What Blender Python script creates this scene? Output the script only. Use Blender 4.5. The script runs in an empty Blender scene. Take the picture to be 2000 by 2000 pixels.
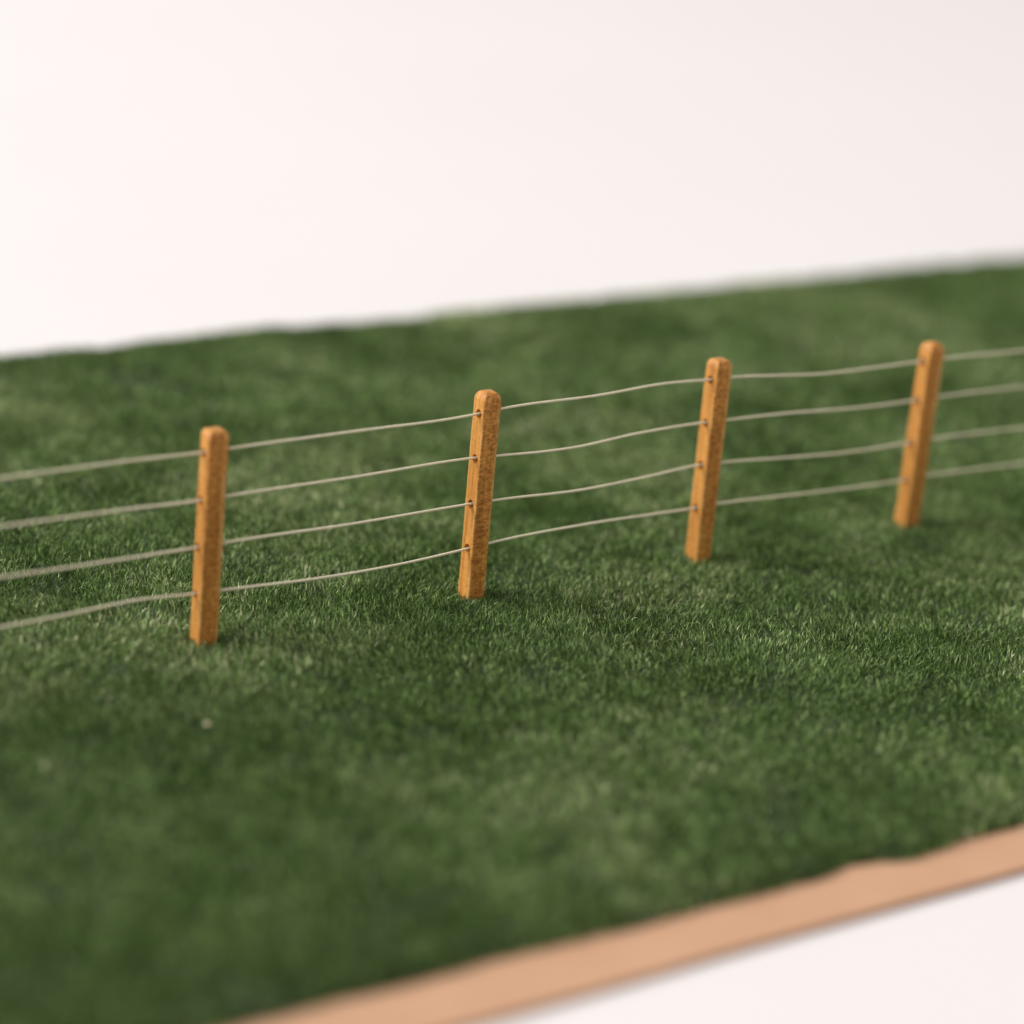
import bpy, bmesh, math, random
import numpy as np
from mathutils import Matrix, Vector

# Units are metres; the fence is a tabletop model, so most numbers are given in millimetres.
MM = 0.001
sc = bpy.context.scene
col = sc.collection

# ------------------------------------------------------------------ camera
# X runs along the fence, Y away from the camera across the mat, Z up.
RX = Vector((0.83393769, -0.54644229, 0.07712814))      # camera right
RD = Vector((-0.12161591, -0.31830009, -0.9401567))     # camera down
RF = Vector((0.53829127, 0.7746521, -0.33189852))       # camera forward
cam_d = bpy.data.cameras.new('camera')
cam = bpy.data.objects.new('camera', cam_d)
col.objects.link(cam)
m = Matrix((RX, -RD, -RF)).transposed().to_4x4()
m.translation = Vector((-0.25001, -0.37086, 0.17518))
cam.matrix_world = m
cam_d.sensor_width = 36.0
cam_d.sensor_fit = 'HORIZONTAL'
cam_d.lens = 5267.13 / 2000.0 * 36.0
cam_d.clip_start = 0.005
cam_d.clip_end = 50.0
cam_d.dof.use_dof = True
cam_d.dof.focus_distance = 0.4715
cam_d.dof.aperture_fstop = 7.0
cam_d.dof.aperture_blades = 0
sc.camera = cam

# ------------------------------------------------------------------ light
world = bpy.data.worlds.new('World')
sc.world = world
world.use_nodes = True
bg = world.node_tree.nodes['Background']
bg.inputs['Color'].default_value = (1.0, 0.965, 0.945, 1)
bg.inputs['Strength'].default_value = 0.56

ld = bpy.data.lights.new('window_light', 'AREA')
ld.shape = 'RECTANGLE'
ld.size = 2.2
ld.size_y = 1.8
ld.energy = 198.0
ld.color = (1.0, 0.975, 0.955)
lo = bpy.data.objects.new('window_light', ld)
col.objects.link(lo)
lo.location = Vector((-2.75, 1.75, 2.1))
lo.rotation_euler = (Vector((0.20, 0.25, 0.0)) - lo.location).to_track_quat('-Z', 'Y').to_euler()

vs = sc.view_settings
vs.view_transform = 'Standard'
vs.look = 'None'
vs.exposure = 0.0
vs.gamma = 1.0
vs.use_curve_mapping = False
sc.cycles.use_denoising = True
sc.cycles.use_adaptive_sampling = False
sc.cycles.max_bounces = 8
sc.cycles.transparent_max_bounces = 4

# ------------------------------------------------------------------ helpers
def mat(name):
    mt = bpy.data.materials.new(name)
    mt.use_nodes = True
    nt = mt.node_tree
    return mt, nt, nt.nodes['Principled BSDF']

def node(nt, kind, **kw):
    n = nt.nodes.new(kind)
    for k, v in kw.items():
        setattr(n, k, v)
    return n

def noise(nt, vec, scale, detail=4.0, rough=0.55):
    n = node(nt, 'ShaderNodeTexNoise')
    n.inputs['Scale'].default_value = scale
    n.inputs['Detail'].default_value = detail
    n.inputs['Roughness'].default_value = rough
    if vec is not None:
        nt.links.new(vec, n.inputs['Vector'])
    return n.outputs['Fac']

def ramp(nt, fac, stops):
    r = node(nt, 'ShaderNodeValToRGB')
    e = r.color_ramp.elements
    while len(e) < len(stops):
        e.new(0.5)
    for el, (p, c) in zip(e, stops):
        el.position = p
        el.color = (*c, 1)
    nt.links.new(fac, r.inputs['Fac'])
    return r.outputs['Color']

def mapped(nt, scale, out='Object', loc=None):
    tc = node(nt, 'ShaderNodeTexCoord')
    mp = node(nt, 'ShaderNodeMapping')
    mp.inputs['Scale'].default_value = scale
    nt.links.new(tc.outputs[out], mp.inputs['Vector'])
    if loc is not None:
        nt.links.new(loc, mp.inputs['Location'])
    return mp.outputs['Vector']

def link(name, me, material, parent=None):
    o = bpy.data.objects.new(name, me)
    col.objects.link(o)
    if material:
        me.materials.append(material)
    o.parent = parent
    return o

_TAB = {}
def vnoise(x, y, seed):
    """smooth value noise on a unit lattice, 0..1"""
    if seed not in _TAB:
        _TAB[seed] = np.random.RandomState(seed).rand(256, 256)
    T = _TAB[seed]
    xi = np.floor(x).astype(int); yi = np.floor(y).astype(int)
    fx = x - xi; fy = y - yi
    fx = fx * fx * (3 - 2 * fx); fy = fy * fy * (3 - 2 * fy)
    a = T[xi % 256, yi % 256]; b = T[(xi + 1) % 256, yi % 256]
    c = T[xi % 256, (yi + 1) % 256]; d = T[(xi + 1) % 256, (yi + 1) % 256]
    return (a * (1 - fx) + b * fx) * (1 - fy) + (c * (1 - fx) + d * fx) * fy

def fbm(x, y, seed, oct=3):
    s = 0; a = 1; t = 0
    for k in range(oct):
        s = s + a * vnoise(x * 2 ** k + 37.3 * k + 500, y * 2 ** k + 11.7 * k + 500, seed + k)
        t += a; a *= 0.5
    return s / t

# ------------------------------------------------------------------ materials
M_table, nt, p = mat('white_tabletop_paint')
n1 = noise(nt, mapped(nt, (1, 1, 1)), 9.0, 5)
nt.links.new(ramp(nt, n1, [(0.35, (0.82, 0.78, 0.77)), (0.65, (0.83, 0.792, 0.782))]), p.inputs['Base Color'])
p.inputs['Roughness'].default_value = 0.6
p.inputs['Specular IOR Level'].default_value = 0.25

M_kraft, nt, p = mat('tan_paper_board')
n1 = noise(nt, mapped(nt, (1, 1, 1)), 60.0, 6)
n2 = noise(nt, mapped(nt, (1, 3, 1)), 1800.0, 4)
mx = node(nt, 'ShaderNodeMix', data_type='RGBA', blend_type='MULTIPLY')
mx.inputs['Factor'].default_value = 0.35
nt.links.new(ramp(nt, n1, [(0.3, (0.57, 0.335, 0.205)), (0.7, (0.63, 0.375, 0.235))]), mx.inputs['A'])
nt.links.new(ramp(nt, n2, [(0.25, (0.72, 0.68, 0.62)), (0.6, (1, 1, 1))]), mx.inputs['B'])
nt.links.new(mx.outputs['Result'], p.inputs['Base Color'])
p.inputs['Roughness'].default_value = 0.75
p.inputs['Specular IOR Level'].default_value = 0.2
bp = node(nt, 'ShaderNodeBump'); bp.inputs['Strength'].default_value = 0.25; bp.inputs['Distance'].default_value = 0.0001
nt.links.new(n2, bp.inputs['Height']); nt.links.new(bp.outputs['Normal'], p.inputs['Normal'])

M_edge, nt, p = mat('brown_board_cut_edge')
n1 = noise(nt, mapped(nt, (1, 1, 1)), 900.0, 4)
nt.links.new(ramp(nt, n1, [(0.3, (0.26, 0.13, 0.07)), (0.7, (0.42, 0.23, 0.13))]), p.inputs['Base Color'])
p.inputs['Roughness'].default_value = 0.85

M_turf, nt, p = mat('dark_green_turf_glue')
n1 = noise(nt, mapped(nt, (1, 1, 1)), 700.0, 4)
nt.links.new(ramp(nt, n1, [(0.3, (0.018, 0.032, 0.009)), (0.7, (0.035, 0.055, 0.017))]), p.inputs['Base Color'])
p.inputs['Roughness'].default_value = 0.8

M_grass, nt, p = mat('green_grass_fibre')
at = node(nt, 'ShaderNodeAttribute', attribute_name='tint')
nt.links.new(at.outputs['Color'], p.inputs['Base Color'])
p.inputs['Roughness'].default_value = 0.42
p.inputs['Specular IOR Level'].default_value = 0.26
tr = node(nt, 'ShaderNodeBsdfTranslucent')
nt.links.new(at.outputs['Color'], tr.inputs['Color'])
ms = node(nt, 'ShaderNodeMixShader'); ms.inputs['Fac'].default_value = 0.22
nt.links.new(p.outputs['BSDF'], ms.inputs[1]); nt.links.new(tr.outputs['BSDF'], ms.inputs[2])
nt.links.new(ms.outputs['Shader'], nt.nodes['Material Output'].inputs['Surface'])

M_wood, nt, p = mat('orange_stained_wood')
oi = node(nt, 'ShaderNodeObjectInfo')
vm = node(nt, 'ShaderNodeVectorMath', operation='SCALE')
cb = node(nt, 'ShaderNodeCombineXYZ')
for k in 'XYZ':
    nt.links.new(oi.outputs['Random'], cb.inputs[k])
nt.links.new(cb.outputs['Vector'], vm.inputs[0]); vm.inputs['Scale'].default_value = 60.0
off = vm.outputs['Vector']
grain = noise(nt, mapped(nt, (1500, 1500, 55), loc=off), 1.0, 5, 0.6)
broad = noise(nt, mapped(nt, (260, 260, 60), loc=off), 1.0, 3)
cross = noise(nt, mapped(nt, (950, 950, 1900), loc=off), 1.0, 4, 0.65)
c1 = ramp(nt, grain, [(0.28, (0.40, 0.16, 0.03)), (0.5, (0.58, 0.27, 0.06)), (0.75, (0.70, 0.375, 0.105))])
mx = node(nt, 'ShaderNodeMix', data_type='RGBA', blend_type='MULTIPLY'); mx.inputs['Factor'].default_value = 0.75
nt.links.new(c1, mx.inputs['A'])
nt.links.new(ramp(nt, broad, [(0.3, (0.72, 0.66, 0.58)), (0.7, (1.0, 1.0, 1.0))]), mx.inputs['B'])
mx2 = node(nt, 'ShaderNodeMix', data_type='RGBA', blend_type='MULTIPLY'); # the sawn front and back are rougher than the two planed sides
gm = node(nt, 'ShaderNodeTexCoord'); gs = node(nt, 'ShaderNodeSeparateXYZ'); ga = node(nt, 'ShaderNodeMath', operation='ABSOLUTE')
nt.links.new(gm.outputs['Normal'], gs.inputs['Vector']); nt.links.new(gs.outputs['Y'], ga.inputs[0])
gr = node(nt, 'ShaderNodeMapRange'); gr.inputs['To Min'].default_value = 0.3; gr.inputs['To Max'].default_value = 1.0
nt.links.new(ga.outputs[0], gr.inputs['Value']); nt.links.new(gr.outputs['Result'], mx2.inputs['Factor'])
nt.links.new(mx.outputs['Result'], mx2.inputs['A'])
nt.links.new(ramp(nt, cross, [(0.36, (0.68, 0.50, 0.34)), (0.5, (1.06, 0.97, 0.86)), (0.64, (1.42, 1.36, 1.32))]), mx2.inputs['B'])
# paler tone in patches along the four long corners
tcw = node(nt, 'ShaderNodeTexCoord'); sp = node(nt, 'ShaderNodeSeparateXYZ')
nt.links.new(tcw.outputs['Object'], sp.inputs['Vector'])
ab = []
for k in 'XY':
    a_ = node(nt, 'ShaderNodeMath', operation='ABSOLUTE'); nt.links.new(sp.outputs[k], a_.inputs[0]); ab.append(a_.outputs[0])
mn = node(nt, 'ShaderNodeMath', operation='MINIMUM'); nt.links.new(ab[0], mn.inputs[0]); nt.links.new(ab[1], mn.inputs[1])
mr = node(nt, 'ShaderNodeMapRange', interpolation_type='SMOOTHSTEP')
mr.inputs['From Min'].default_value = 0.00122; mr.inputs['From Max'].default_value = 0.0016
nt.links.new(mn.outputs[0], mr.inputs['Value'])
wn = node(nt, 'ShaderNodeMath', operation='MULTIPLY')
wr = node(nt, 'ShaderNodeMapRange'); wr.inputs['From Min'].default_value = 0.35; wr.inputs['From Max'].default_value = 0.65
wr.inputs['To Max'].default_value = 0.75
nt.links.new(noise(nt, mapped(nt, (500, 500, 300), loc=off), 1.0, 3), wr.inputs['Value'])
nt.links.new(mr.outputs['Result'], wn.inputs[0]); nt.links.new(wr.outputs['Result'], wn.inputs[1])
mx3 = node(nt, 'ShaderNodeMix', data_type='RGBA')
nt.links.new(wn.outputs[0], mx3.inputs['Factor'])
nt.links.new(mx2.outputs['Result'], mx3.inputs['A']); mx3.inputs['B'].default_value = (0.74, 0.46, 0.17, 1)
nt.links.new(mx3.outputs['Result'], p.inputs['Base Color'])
p.inputs['Roughness'].default_value = 0.5
p.inputs['Specular IOR Level'].default_value = 0.35
ad = node(nt, 'ShaderNodeMath', operation='ADD')
nt.links.new(grain, ad.inputs[0]); nt.links.new(cross, ad.inputs[1])
bp = node(nt, 'ShaderNodeBump'); bp.inputs['Strength'].default_value = 0.5; bp.inputs['Distance'].default_value = 0.00012
nt.links.new(ad.outputs[0], bp.inputs['Height']); nt.links.new(bp.outputs['Normal'], p.inputs['Normal'])

M_thread, nt, p = mat('cream_elastic_thread')
n1 = noise(nt, mapped(nt, (1, 1, 1)), 2600.0, 3)
nt.links.new(ramp(nt, n1, [(0.3, (0.72, 0.63, 0.45)), (0.65, (0.88, 0.80, 0.61))]), p.inputs['Base Color'])
p.inputs['Roughness'].default_value = 0.55
p.inputs['Specular IOR Level'].default_value = 0.3

M_crumb, nt, p = mat('beige_crumb')
n1 = noise(nt, mapped(nt, (1, 1, 1)), 3000.0, 3)
nt.links.new(ramp(nt, n1, [(0.3, (0.55, 0.45, 0.28)), (0.7, (0.75, 0.66, 0.46))]), p.inputs['Base Color'])
p.inputs['Roughness'].default_value = 0.5

# ------------------------------------------------------------------ setting: the white tabletop
TH = 0.9 * MM                     # thickness of the tan board
me = bpy.data.meshes.new('tabletop')
bm = bmesh.new()
bmesh.ops.create_cube(bm, size=1.0, matrix=Matrix.Translation((0.5, 0.6, -TH - 0.02)) @ Matrix.Diagonal((4.4, 3.6, 0.04, 1)))
bm.to_mesh(me); bm.free()
table = link('tabletop', me, M_table)
table['kind'] = 'structure'
table['label'] = 'plain white tabletop under and behind the grass mat'
table['category'] = 'tabletop'

# ------------------------------------------------------------------ the grass mat
X0, X1 = -215.0, 420.0
YF, YB = -122.2, 163.0            # front and back edge of the board
mat_root = bpy.data.objects.new('grass_mat', None)
col.objects.link(mat_root)
mat_root.location = (0, 0, -TH)
mat_root['label'] = 'rectangular mat of short green model grass on a tan board lying on white table'
mat_root['category'] = 'grass mat'

def edge_front(x):                # ragged front edge of the grass
    x = np.asarray(x, float)
    w = -111.3 + 3.0 * (fbm(x / 26.0, x * 0 + 3.1, 5, 3) - 0.5) + 1.3 * (fbm(x / 5.0, x * 0 + 9.1, 9, 2) - 0.5)
    return w + 1.3 * np.exp(-((x + 3.0) / 5.5) ** 2) - 1.0 * np.exp(-((x - 9.0) / 6.0) ** 2)

def edge_back(x):
    x = np.asarray(x, float)
    return 164.6 + 3.0 * np.exp(-((x - 46.0) / 13.0) ** 2) + 4.5 * (fbm(x / 20.0, x * 0 + 5.7, 21, 3) - 0.5) + 2.6 * (fbm(x / 6.0, x * 0 + 1.7, 31, 2) - 0.5)

# board: slightly wavy cut edge, its rim a darker sub-part
xs = np.linspace(X0, X1, 160)
yf = YF + 0.5 * (fbm(xs / 30.0, xs * 0 + 2.2, 51, 2) - 0.5) + 0.020 * np.clip(xs + 30, -120, 120)
def ribbon(name, ya, yb, z, flip=False):
    """horizontal sheet between two edge curves"""
    n = len(xs)
    v = [(x * MM, a * MM, z) for x, a in zip(xs, ya)] + [(x * MM, b * MM, z) for x, b in zip(xs, yb)]
    f = [(i, i + 1, n + i + 1, n + i) for i in range(n - 1)]
    mm = bpy.data.meshes.new(name); mm.from_pydata(v, [], f); mm.update()
    return mm
yb = np.full_like(xs, YB - 0.6)
def slab(name, ya, yb, z0, z1):
    n = len(xs)
    v = []
    for z in (z0, z1):
        v += [(x * MM, a * MM, z) for x, a in zip(xs, ya)] + [(x * MM, b * MM, z) for x, b in zip(xs, yb)]
    f = []
    for i in range(n - 1):
        f.append((2*n+i, 2*n+i+1, 3*n+i+1, 3*n+i))      # top
        f.append((i+1, i, n+i, n+i+1))                  # bottom
        f.append((i, i+1, 2*n+i+1, 2*n+i))              # front
        f.append((n+i+1, n+i, 3*n+i, 3*n+i+1))          # back
    f.append((n, 0, 2*n, 3*n)); f.append((n-1, 2*n-1, 4*n-1, 3*n-1))
    mm = bpy.data.meshes.new(name); mm.from_pydata(v, [], f); mm.update()
    return mm
bme = slab('backing_board', yf, yb, 0.02 * MM, TH)
board = link('backing_board', bme, M_kraft, mat_root)
bme.materials.append(M_edge)
for pl in bme.polygons:
    if abs(pl.normal.z) < 0.5:
        pl.material_index = 1
board['label'] = 'smooth tan board showing as a bare strip along the front'

def turf_height(d):               # height of the glue bed at a distance d from the ragged edge
    t = np.clip(d / 4.0, 0, 1)
    return 0.12 + 1.12 * t * t * (3 - 2 * t)
ef, eb = edge_front(xs), edge_back(xs) - 0.6
rows_y = [ef] + [ef + d for d in (0.7, 1.5, 2.3, 3.2, 4.2)] + [eb - d for d in (4.2, 3.2, 2.3, 1.5, 0.7)] + [eb]
rows_d = [0, 0.7, 1.5, 2.3, 3.2, 4.2, 4.2, 3.2, 2.3, 1.5, 0.7, 0]
v = [(x * MM, ef_ * MM, TH) for x, ef_ in zip(xs, ef)]
for ry, rd in zip(rows_y, rows_d):
    v += [(x * MM, y_ * MM, TH + float(turf_height(rd)) * MM) for x, y_ in zip(xs, ry)]
v += [(x * MM, y_ * MM, TH) for x, y_ in zip(xs, eb)]
n = len(xs)
f = [(k * n + i, k * n + i + 1, (k + 1) * n + i + 1, (k + 1) * n + i) for k in range(len(rows_y) + 1) for i in range(n - 1)]
tme = bpy.data.meshes.new('turf_backing'); tme.from_pydata(v, [], f); tme.update()
turf = link('turf_backing', tme, M_turf, mat_root)

# ------------------------------------------------------------------ the fence
POSTS = [  # x, y, top z, lean x, lean y, twist (deg)
    (-106.0, -0.6, 39.6, 0.2, 0.1, 1.0),
    (-53.3, -0.9, 38.7, 0.6, 0.15, -1.5),
    (0.1, -0.3, 39.6, 0.35, 0.0, 1.0),
    (50.5, -0.4, 40.6, 0.45, 0.1, 2.0),
    (102.1, -0.7, 39.1, 0.8, 0.0, -2.0),
    (154.2, -0.5, 40.0, -0.2, 0.0, 1.0),
]
WIRES = [  # (x, z) along the fence, millimetres
    [(-110, 34.5), (-106, 34.5), (-89.7, 34.65), (-67, 34.9), (-54.4, 34.8), (-49.5, 34.92), (-26.1, 35.25), (-1.4, 35.7), (3.3, 36.1), (24.5, 36.45), (38.4, 37.2), (49.3, 36.9), (54.5, 36.84), (65.2, 36.1), (76, 35.35), (85.6, 35.3), (99.4, 35.4), (108.2, 35.4), (128.3, 35.05), (154, 35.2), (158, 35.2)],
    [(-110, 26.7), (-106, 26.7), (-89.6, 26.65), (-66.7, 26.65), (-54.8, 26.55), (-49.7, 26.67), (-25.6, 27.06), (-1.6, 27.65), (3.4, 27.5), (12.1, 27.15), (19.6, 27.15), (33.5, 28.25), (48.6, 28.65), (54.8, 28.57), (66.5, 28.4), (86.8, 27.55), (99.8, 27.52), (108.3, 27.64), (129.8, 27.47), (154, 27.5), (158, 27.4)],
    [(-110, 18.2), (-106, 18.2), (-89.4, 18.02), (-66.4, 18.18), (-54.5, 18.36), (-49.8, 18.49), (-25, 18.57), (-1.5, 19.14), (3.2, 19.2), (22.8, 18.85), (36.9, 19.55), (48.3, 20.4), (54.7, 20.26), (67.8, 19.5), (88.2, 18.65), (98.9, 18.86), (107.7, 19.0), (131.5, 18.64), (154, 18.9), (158, 18.9)],
    [(-110, 9.9), (-106, 9.9), (-89.3, 9.5), (-77.9, 9.95), (-66.2, 10.6), (-54.6, 10.1), (-49.9, 10.0), (-30.9, 9.5), (-21.5, 9.55), (-2.5, 10.7), (3, 11.2), (23.6, 12.0), (39.8, 11.93), (48.3, 11.9), (54.6, 12.05), (68.9, 11.7), (89.4, 11.15), (99.5, 11.1), (106.6, 11.25), (133, 10.85), (154, 10.9), (158, 10.8)],
]
WIRE_Y = -0.45

def wire_path(pts, step=0.4):
    """Catmull-Rom (chord-scaled) through the points"""
    P = np.array(pts, float)
    xq = np.arange(P[0, 0], P[-1, 0] + step / 2, step)
    x, z = P[:, 0], P[:, 1]
    d = np.diff(z) / np.diff(x)
    t = np.zeros_like(z)
    t[1:-1] = (d[:-1] * np.diff(x)[1:] + d[1:] * np.diff(x)[:-1]) / (np.diff(x)[:-1] + np.diff(x)[1:])
    t[0], t[-1] = d[0], d[-1]
    i = np.clip(np.searchsorted(x, xq, side='right') - 1, 0, len(x) - 2)
    h = x[i + 1] - x[i]; s = (xq - x[i]) / h
    zq = (2*s**3 - 3*s**2 + 1) * z[i] + (s**3 - 2*s**2 + s) * h * t[i] + (-2*s**3 + 3*s**2) * z[i+1] + (s**3 - s**2) * h * t[i+1]
    return xq, zq

fence = bpy.data.objects.new('model_fence', None)
col.objects.link(fence)
fence['label'] = 'miniature fence of orange-brown square posts strung with four cream threads'
fence['category'] = 'fence'

PATHS = [wire_path(w) for w in WIRES]

def make_post(k, x, y, top, lx, ly, tw):
    rng = random.Random(40 + k)
    SH = (1.6, 1.2, 1.7, 1.5, 1.8, 1.6)[k]; INS = (0.5, 0.42, 0.55, 0.5, 0.58, 0.5)[k]   # shoulder height and inset of the worn top
    HW, RC = 1.78, 0.34                    # half width, corner radius (mm)
    ring = []
    for c in range(4):                     # rounded square outline, 8 points on each corner arc, 4 on each side
        a0 = c * math.pi / 2
        cx = (HW - RC) * (1 if c in (0, 3) else -1); cy = (HW - RC) * (1 if c in (0, 1) else -1)
        for j in range(7):
            a = a0 + (math.pi / 2) * j / 6
            ring.append((cx + RC * math.cos(a), cy + RC * math.sin(a)))
        nx = ring[-1]
        a1 = (c + 1) * math.pi / 2
        c2 = (c + 1) % 4
        sx = (HW - RC) * (1 if c2 in (0, 3) else -1); sy = (HW - RC) * (1 if c2 in (0, 1) else -1)
        e = (sx + RC * math.cos(a1), sy + RC * math.sin(a1))
        for j in range(1, 5):
            t = j / 5
            ring.append((nx[0] + (e[0] - nx[0]) * t, nx[1] + (e[1] - nx[1]) * t))
    n = len(ring)
    zs = list(np.linspace(0.0, top - SH, 48))
    prof = [(z, 1.0) for z in zs]
    for j in range(1, 11):                 # rounded shoulder up to a small flat top
        a = (math.pi / 2) * j / 10
        prof.append((top - SH + SH * math.sin(a), 1.0 - (1.0 - math.cos(a)) * INS))
    prof += [(top + 0.06, 0.3), (top + 0.08, 0.1)]
    bm = bmesh.new()
    rows = []
    sd = 100 + 10 * k
    for z, s in prof:
        row = []
        rq = s
        for i, (px, py) in enumerate(ring):
            ang = math.atan2(py, px)
            u = np.array([ang * 1.3 + 20]); w = np.array([z / 9.0])
            d = 0.10 * (float(vnoise(u * 2, w, sd)[0]) - 0.5) + 0.07 * (float(vnoise(u * 6, w * 6, sd + 1)[0]) - 0.5)
            f = (1 + d / 2.0) * rq
            tx = lx * z / top; ty = ly * z / top
            row.append(bm.verts.new(((px * f + tx) * MM, (py * f + ty) * MM, z * MM)))
        rows.append(row)
    for a, b in zip(rows[:-1], rows[1:]):
        for i in range(n):
            bm.faces.new((a[i], a[(i + 1) % n], b[(i + 1) % n], b[i]))
    bm.faces.new(rows[0][::-1]); bm.faces.new(rows[-1])
    for f in bm.faces:
        f.smooth = True
    me = bpy.data.meshes.new('fence_post')
    bm.to_mesh(me); bm.free()
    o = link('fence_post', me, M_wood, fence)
    o.location = (x * MM, y * MM, 0)
    o.rotation_euler.z = math.radians(tw)
    # four drilled holes through the post along the fence
    cb = bmesh.new()
    for q, (xq, zq) in enumerate(PATHS):
        z0 = float(np.interp(x, xq, zq)) - 0.12
        z0 = float(np.interp(x - 1.9, xq, zq)) * 0.5 + float(np.interp(x + 1.9, xq, zq)) * 0.5 - 0.12
        g = bmesh.ops.create_cone(cb, cap_ends=True, segments=20, radius1=(0.86 + rng.uniform(-.05, .05)) * MM, radius2=0.82 * MM, depth=8 * MM)
        mtx = Matrix.Translation((0, (WIRE_Y - y + rng.uniform(-.12, .12)) * MM, z0 * MM)) @ Matrix.Rotation(math.pi / 2, 4, 'Y')
        bmesh.ops.transform(cb, matrix=mtx, verts=g['verts'])
    cme = bpy.data.meshes.new('drill'); cb.to_mesh(cme); cb.free()
    co = bpy.data.objects.new('drill', cme); col.objects.link(co)
    co.location = o.location
    md = o.modifiers.new('holes', 'BOOLEAN'); md.operation = 'DIFFERENCE'; md.solver = 'EXACT'; md.object = co
    bpy.context.view_layer.update()
    dg = bpy.context.evaluated_depsgraph_get()
    nm = bpy.data.meshes.new_from_object(o.evaluated_get(dg))
    o.modifiers.clear()
    old = o.data; o.data = nm; bpy.data.meshes.remove(old)
    bpy.data.objects.remove(co); bpy.data.meshes.remove(cme)
    nm.name = 'fence_post'
    nm.polygons.foreach_set('use_smooth', [True] * len(nm.polygons))
    nm.set_sharp_from_angle(angle=math.radians(42))
    return o

for k, pd in enumerate(POSTS):
    make_post(k, *pd)

def make_wire(k, xq, zq):
    rng = np.random.RandomState(7 + k)
    NS = 10
    n = len(xq)
    yq = WIRE_Y + 0.25 * (fbm(xq / 18.0, xq * 0 + k * 3.3, 70 + k, 2) - 0.5)
    ang = np.linspace(0, 2 * np.pi, NS, endpoint=False)
    ph = xq * 2 * np.pi / 1.5                       # two-ply twist
    V = np.zeros((n, NS, 3))
    slope = np.gradient(zq, xq)
    r0 = 0.222 + 0.02 * (fbm(xq / 3.0, xq * 0 + k, 90 + k, 2) - 0.5)
    for j, a in enumerate(ang):
        r = r0 * (1 + 0.10 * np.cos(2 * (a - ph)))
        V[:, j, 0] = xq - slope * r * np.sin(a)
        V[:, j, 1] = yq + r * np.cos(a)
        V[:, j, 2] = zq + r * np.sin(a)
    V = V.reshape(-1, 3) * MM
    F = []
    for i in range(n - 1):
        for j in range(NS):
            F.append((i*NS + j, i*NS + (j+1) % NS, (i+1)*NS + (j+1) % NS, (i+1)*NS + j))
    F.append(tuple(range(NS))[::-1]); F.append(tuple((n-1)*NS + j for j in range(NS)))
    me = bpy.data.meshes.new('thread_wire'); me.from_pydata(V.tolist(), [], F); me.update()
    bm = bmesh.new(); bm.from_mesh(me); bmesh.ops.recalc_face_normals(bm, faces=bm.faces); bm.to_mesh(me); bm.free()
    me.polygons.foreach_set('use_smooth', [True] * len(me.polygons))
    return link('thread_wire', me, M_thread, fence)

for k, (xq, zq) in enumerate(PATHS):
    make_wire(k, xq, zq)

# ------------------------------------------------------------------ grass fibres (one mass, part of the mat)
RS = np.random.RandomState(11)
C = np.array([-250.01, -370.86, 175.18])
Rm = np.array([list(RX), list(RD), list(RF)])

def scatter(density, xr, yr):
    s = 1.0 / math.sqrt(density)
    gx = np.arange(xr[0], xr[1], s); gy = np.arange(yr[0], yr[1], s)
    X, Y = np.meshgrid(gx, gy)
    X = X.ravel() + RS.uniform(-0.75, 0.75, X.size) * s
    Y = Y.ravel() + RS.uniform(-0.75, 0.75, Y.size) * s
    return X, Y

def inview(X, Y, mrg):
    P = np.stack([X - C[0], Y - C[1], np.full_like(X, 1.0) - C[2]], 0)
    c = Rm @ P
    px = 5267.13 * c[0] / c[2] + 1000; py = 5267.13 * c[1] / c[2] + 1000
    return (px > -mrg) & (px < 2000 + mrg) & (py > -mrg) & (py < 2000 + mrg), c[2]

bx, by, bw = [], [], []
Xa, Ya = scatter(11.5, (-150, 335), (-114, 169))
iv, dep = inview(Xa, Ya, 70)
near = iv & (dep < 570)
far = iv & (dep >= 570) & (RS.rand(Xa.size) < 0.42)
for k_, w_ in ((near, 0.165), (far, 0.28)):
    bx.append(Xa[k_]); by.append(Ya[k_]); bw.append(np.full(k_.sum(), w_))
Xb, Yb = scatter(2.6, (X0, X1), (-114, 169))
iv, dep = inview(Xb, Yb, 70)
bx.append(Xb[~iv]); by.append(Yb[~iv]); bw.append(np.full((~iv).sum(), 0.36))
X = np.concatenate(bx); Y = np.concatenate(by); Wd = np.concatenate(bw)
keep = (Y > edge_front(X) + RS.normal(0, 0.25, X.size)) & (Y < edge_back(X) + RS.normal(0, 0.6, X.size)) & (X > X0 + 1) & (X < X1 - 1)
for x, y, *_ in POSTS:
    keep &= ~((np.abs(X - x) < 2.05) & (np.abs(Y - y) < 2.05))
thin = fbm(X / 6.0, Y / 6.0, 301, 3)
keep &= RS.rand(X.size) < np.clip(0.72 + 1.8 * (thin - 0.45), 0.3, 1.0)
X, Y, Wd = X[keep], Y[keep], Wd[keep]
N = X.size
patch = fbm(X / 34.0, Y / 34.0, 333, 3)              # broad tone and nap patches
clump = fbm(X / 6.0, Y / 6.0, 351, 3)
L = (1.45 + 0.9 * (clump - 0.3) + 0.55 * (patch - 0.5)) * RS.uniform(0.72, 1.25, N)
long = RS.rand(N) < 0.02
L[long] *= 1.3
lean_x = 1.0 * (fbm(X / 18.0, Y / 18.0, 371, 2) - 0.5) + 1.0 * (fbm(X / 2.2, Y / 2.2, 372, 2) - 0.5) + RS.normal(0, 0.45, N)
lean_y = 1.0 * (fbm(X / 18.0, Y / 18.0, 391, 2) - 0.5) + 1.0 * (fbm(X / 2.2, Y / 2.2, 392, 2) - 0.5) + RS.normal(0, 0.45, N)
mag = np.hypot(lean_x, lean_y); sc_ = np.where(mag > 0.85, 0.85 / mag, 1.0)
lean_x *= sc_; lean_y *= sc_; mag = np.hypot(lean_x, lean_y)
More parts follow.
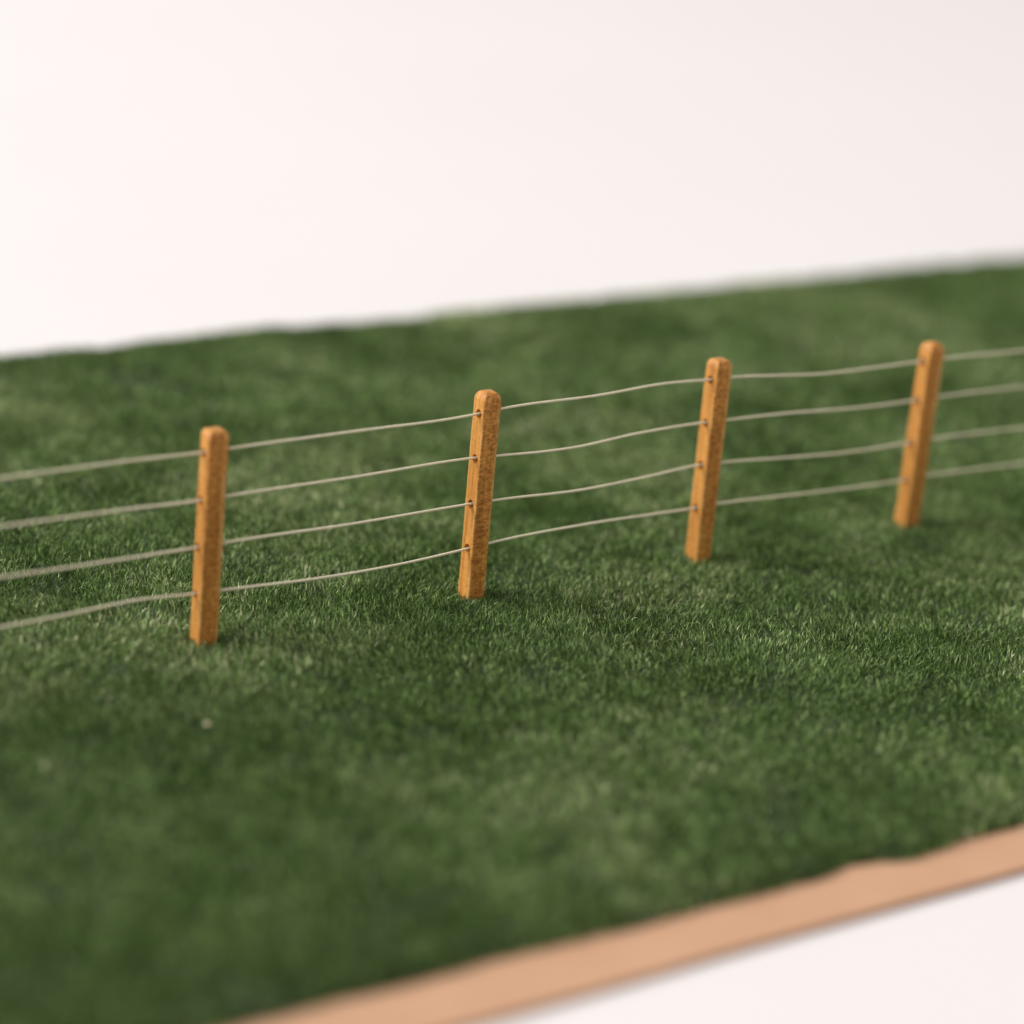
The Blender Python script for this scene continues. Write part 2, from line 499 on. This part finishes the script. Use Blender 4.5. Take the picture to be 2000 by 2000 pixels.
ed = np.minimum(Y - edge_front(X), edge_back(X) - 0.6 - Y)
z0 = turf_height(ed) - 0.08
out = np.clip(1 - (Y - edge_front(X)) / 2.5, 0, 1)      # rim fibres splay over the edge
lean_y = lean_y * (1 - 0.4 * out) - 0.35 * out
mag = np.clip(np.hypot(lean_x, lean_y), 0, 0.86)
phi = RS.uniform(0, np.pi, N)
sx = np.cos(phi) * Wd / 2; sy = np.sin(phi) * Wd / 2
V = np.zeros((N, 5, 3), np.float32)
mx_ = X + 0.5 * L * 0.6 * lean_x; my_ = Y + 0.5 * L * 0.6 * lean_y
mz_ = z0 + 0.5 * L * np.sqrt(1 - (0.6 * mag) ** 2)
tx_ = mx_ + 0.5 * L * lean_x * 1.15; ty_ = my_ + 0.5 * L * lean_y * 1.15
tz_ = mz_ + 0.5 * L * np.sqrt(np.clip(1 - (1.15 * mag) ** 2, 0.02, 1))
V[:, 0] = np.stack([X - sx, Y - sy, z0], 1)
V[:, 1] = np.stack([X + sx, Y + sy, z0], 1)
V[:, 2] = np.stack([mx_ + sx * .95, my_ + sy * .95, mz_], 1)
V[:, 3] = np.stack([mx_ - sx * .95, my_ - sy * .95, mz_], 1)
V[:, 4] = np.stack([tx_, ty_, tz_], 1)
V *= MM
V[:, :, 2] += TH
base = (np.arange(N) * 5)[:, None]
loops = np.concatenate([base + np.array([0, 1, 2, 3]), base + np.array([3, 2, 4])], 1).ravel().astype(np.int32)
starts = (np.arange(N)[:, None] * 7 + np.array([0, 4])).ravel().astype(np.int32)
gme = bpy.data.meshes.new('grass')
gme.vertices.add(N * 5); gme.vertices.foreach_set('co', V.ravel())
gme.loops.add(N * 7); gme.loops.foreach_set('vertex_index', loops)
gme.polygons.add(N * 2); gme.polygons.foreach_set('loop_start', starts)
gme.update(calc_edges=True)
# fibre dye: three greens and a little straw, mixed at random and by broad patches
pal = np.array([[0.050, 0.097, 0.023], [0.130, 0.216, 0.056], [0.285, 0.392, 0.148], [0.54, 0.57, 0.33]])
sel = RS.rand(N) + 0.5 * (patch - 0.5) + 0.4 * (fbm(X / 8.0, Y / 8.0, 401, 3) - 0.5)
idx = np.digitize(sel, [0.34, 0.74, 0.975])
tint = pal[np.clip(idx, 0, 3)] * np.clip(RS.lognormal(0.06, 0.45, (N, 1)), 0.35, 2.2)
colr = np.ones((N, 5, 4), np.float32); colr[:, :, :3] = tint[:, None, :]
ca = gme.color_attributes.new('tint', 'FLOAT_COLOR', 'POINT')
ca.data.foreach_set('color', colr.ravel())
grass = link('grass', gme, M_grass, mat_root)
grass['kind'] = 'stuff'
print('blades', N)

# ------------------------------------------------------------------ a crumb caught on the grass tips
bm = bmesh.new()
bmesh.ops.create_icosphere(bm, subdivisions=2, radius=0.5 * MM)
rg = random.Random(3)
for v in bm.verts:
    v.co *= 1 + rg.uniform(-0.16, 0.16)
    v.co.z *= 0.75
for f in bm.faces:
    f.smooth = True
me = bpy.data.meshes.new('crumb'); bm.to_mesh(me); bm.free()
crumb = link('crumb', me, M_crumb)
crumb.location = (-69.0 * MM, -33.0 * MM, 2.55 * MM)
crumb['label'] = 'tiny pale beige crumb lying on the grass in front of the leftmost visible post'
crumb['category'] = 'crumb'
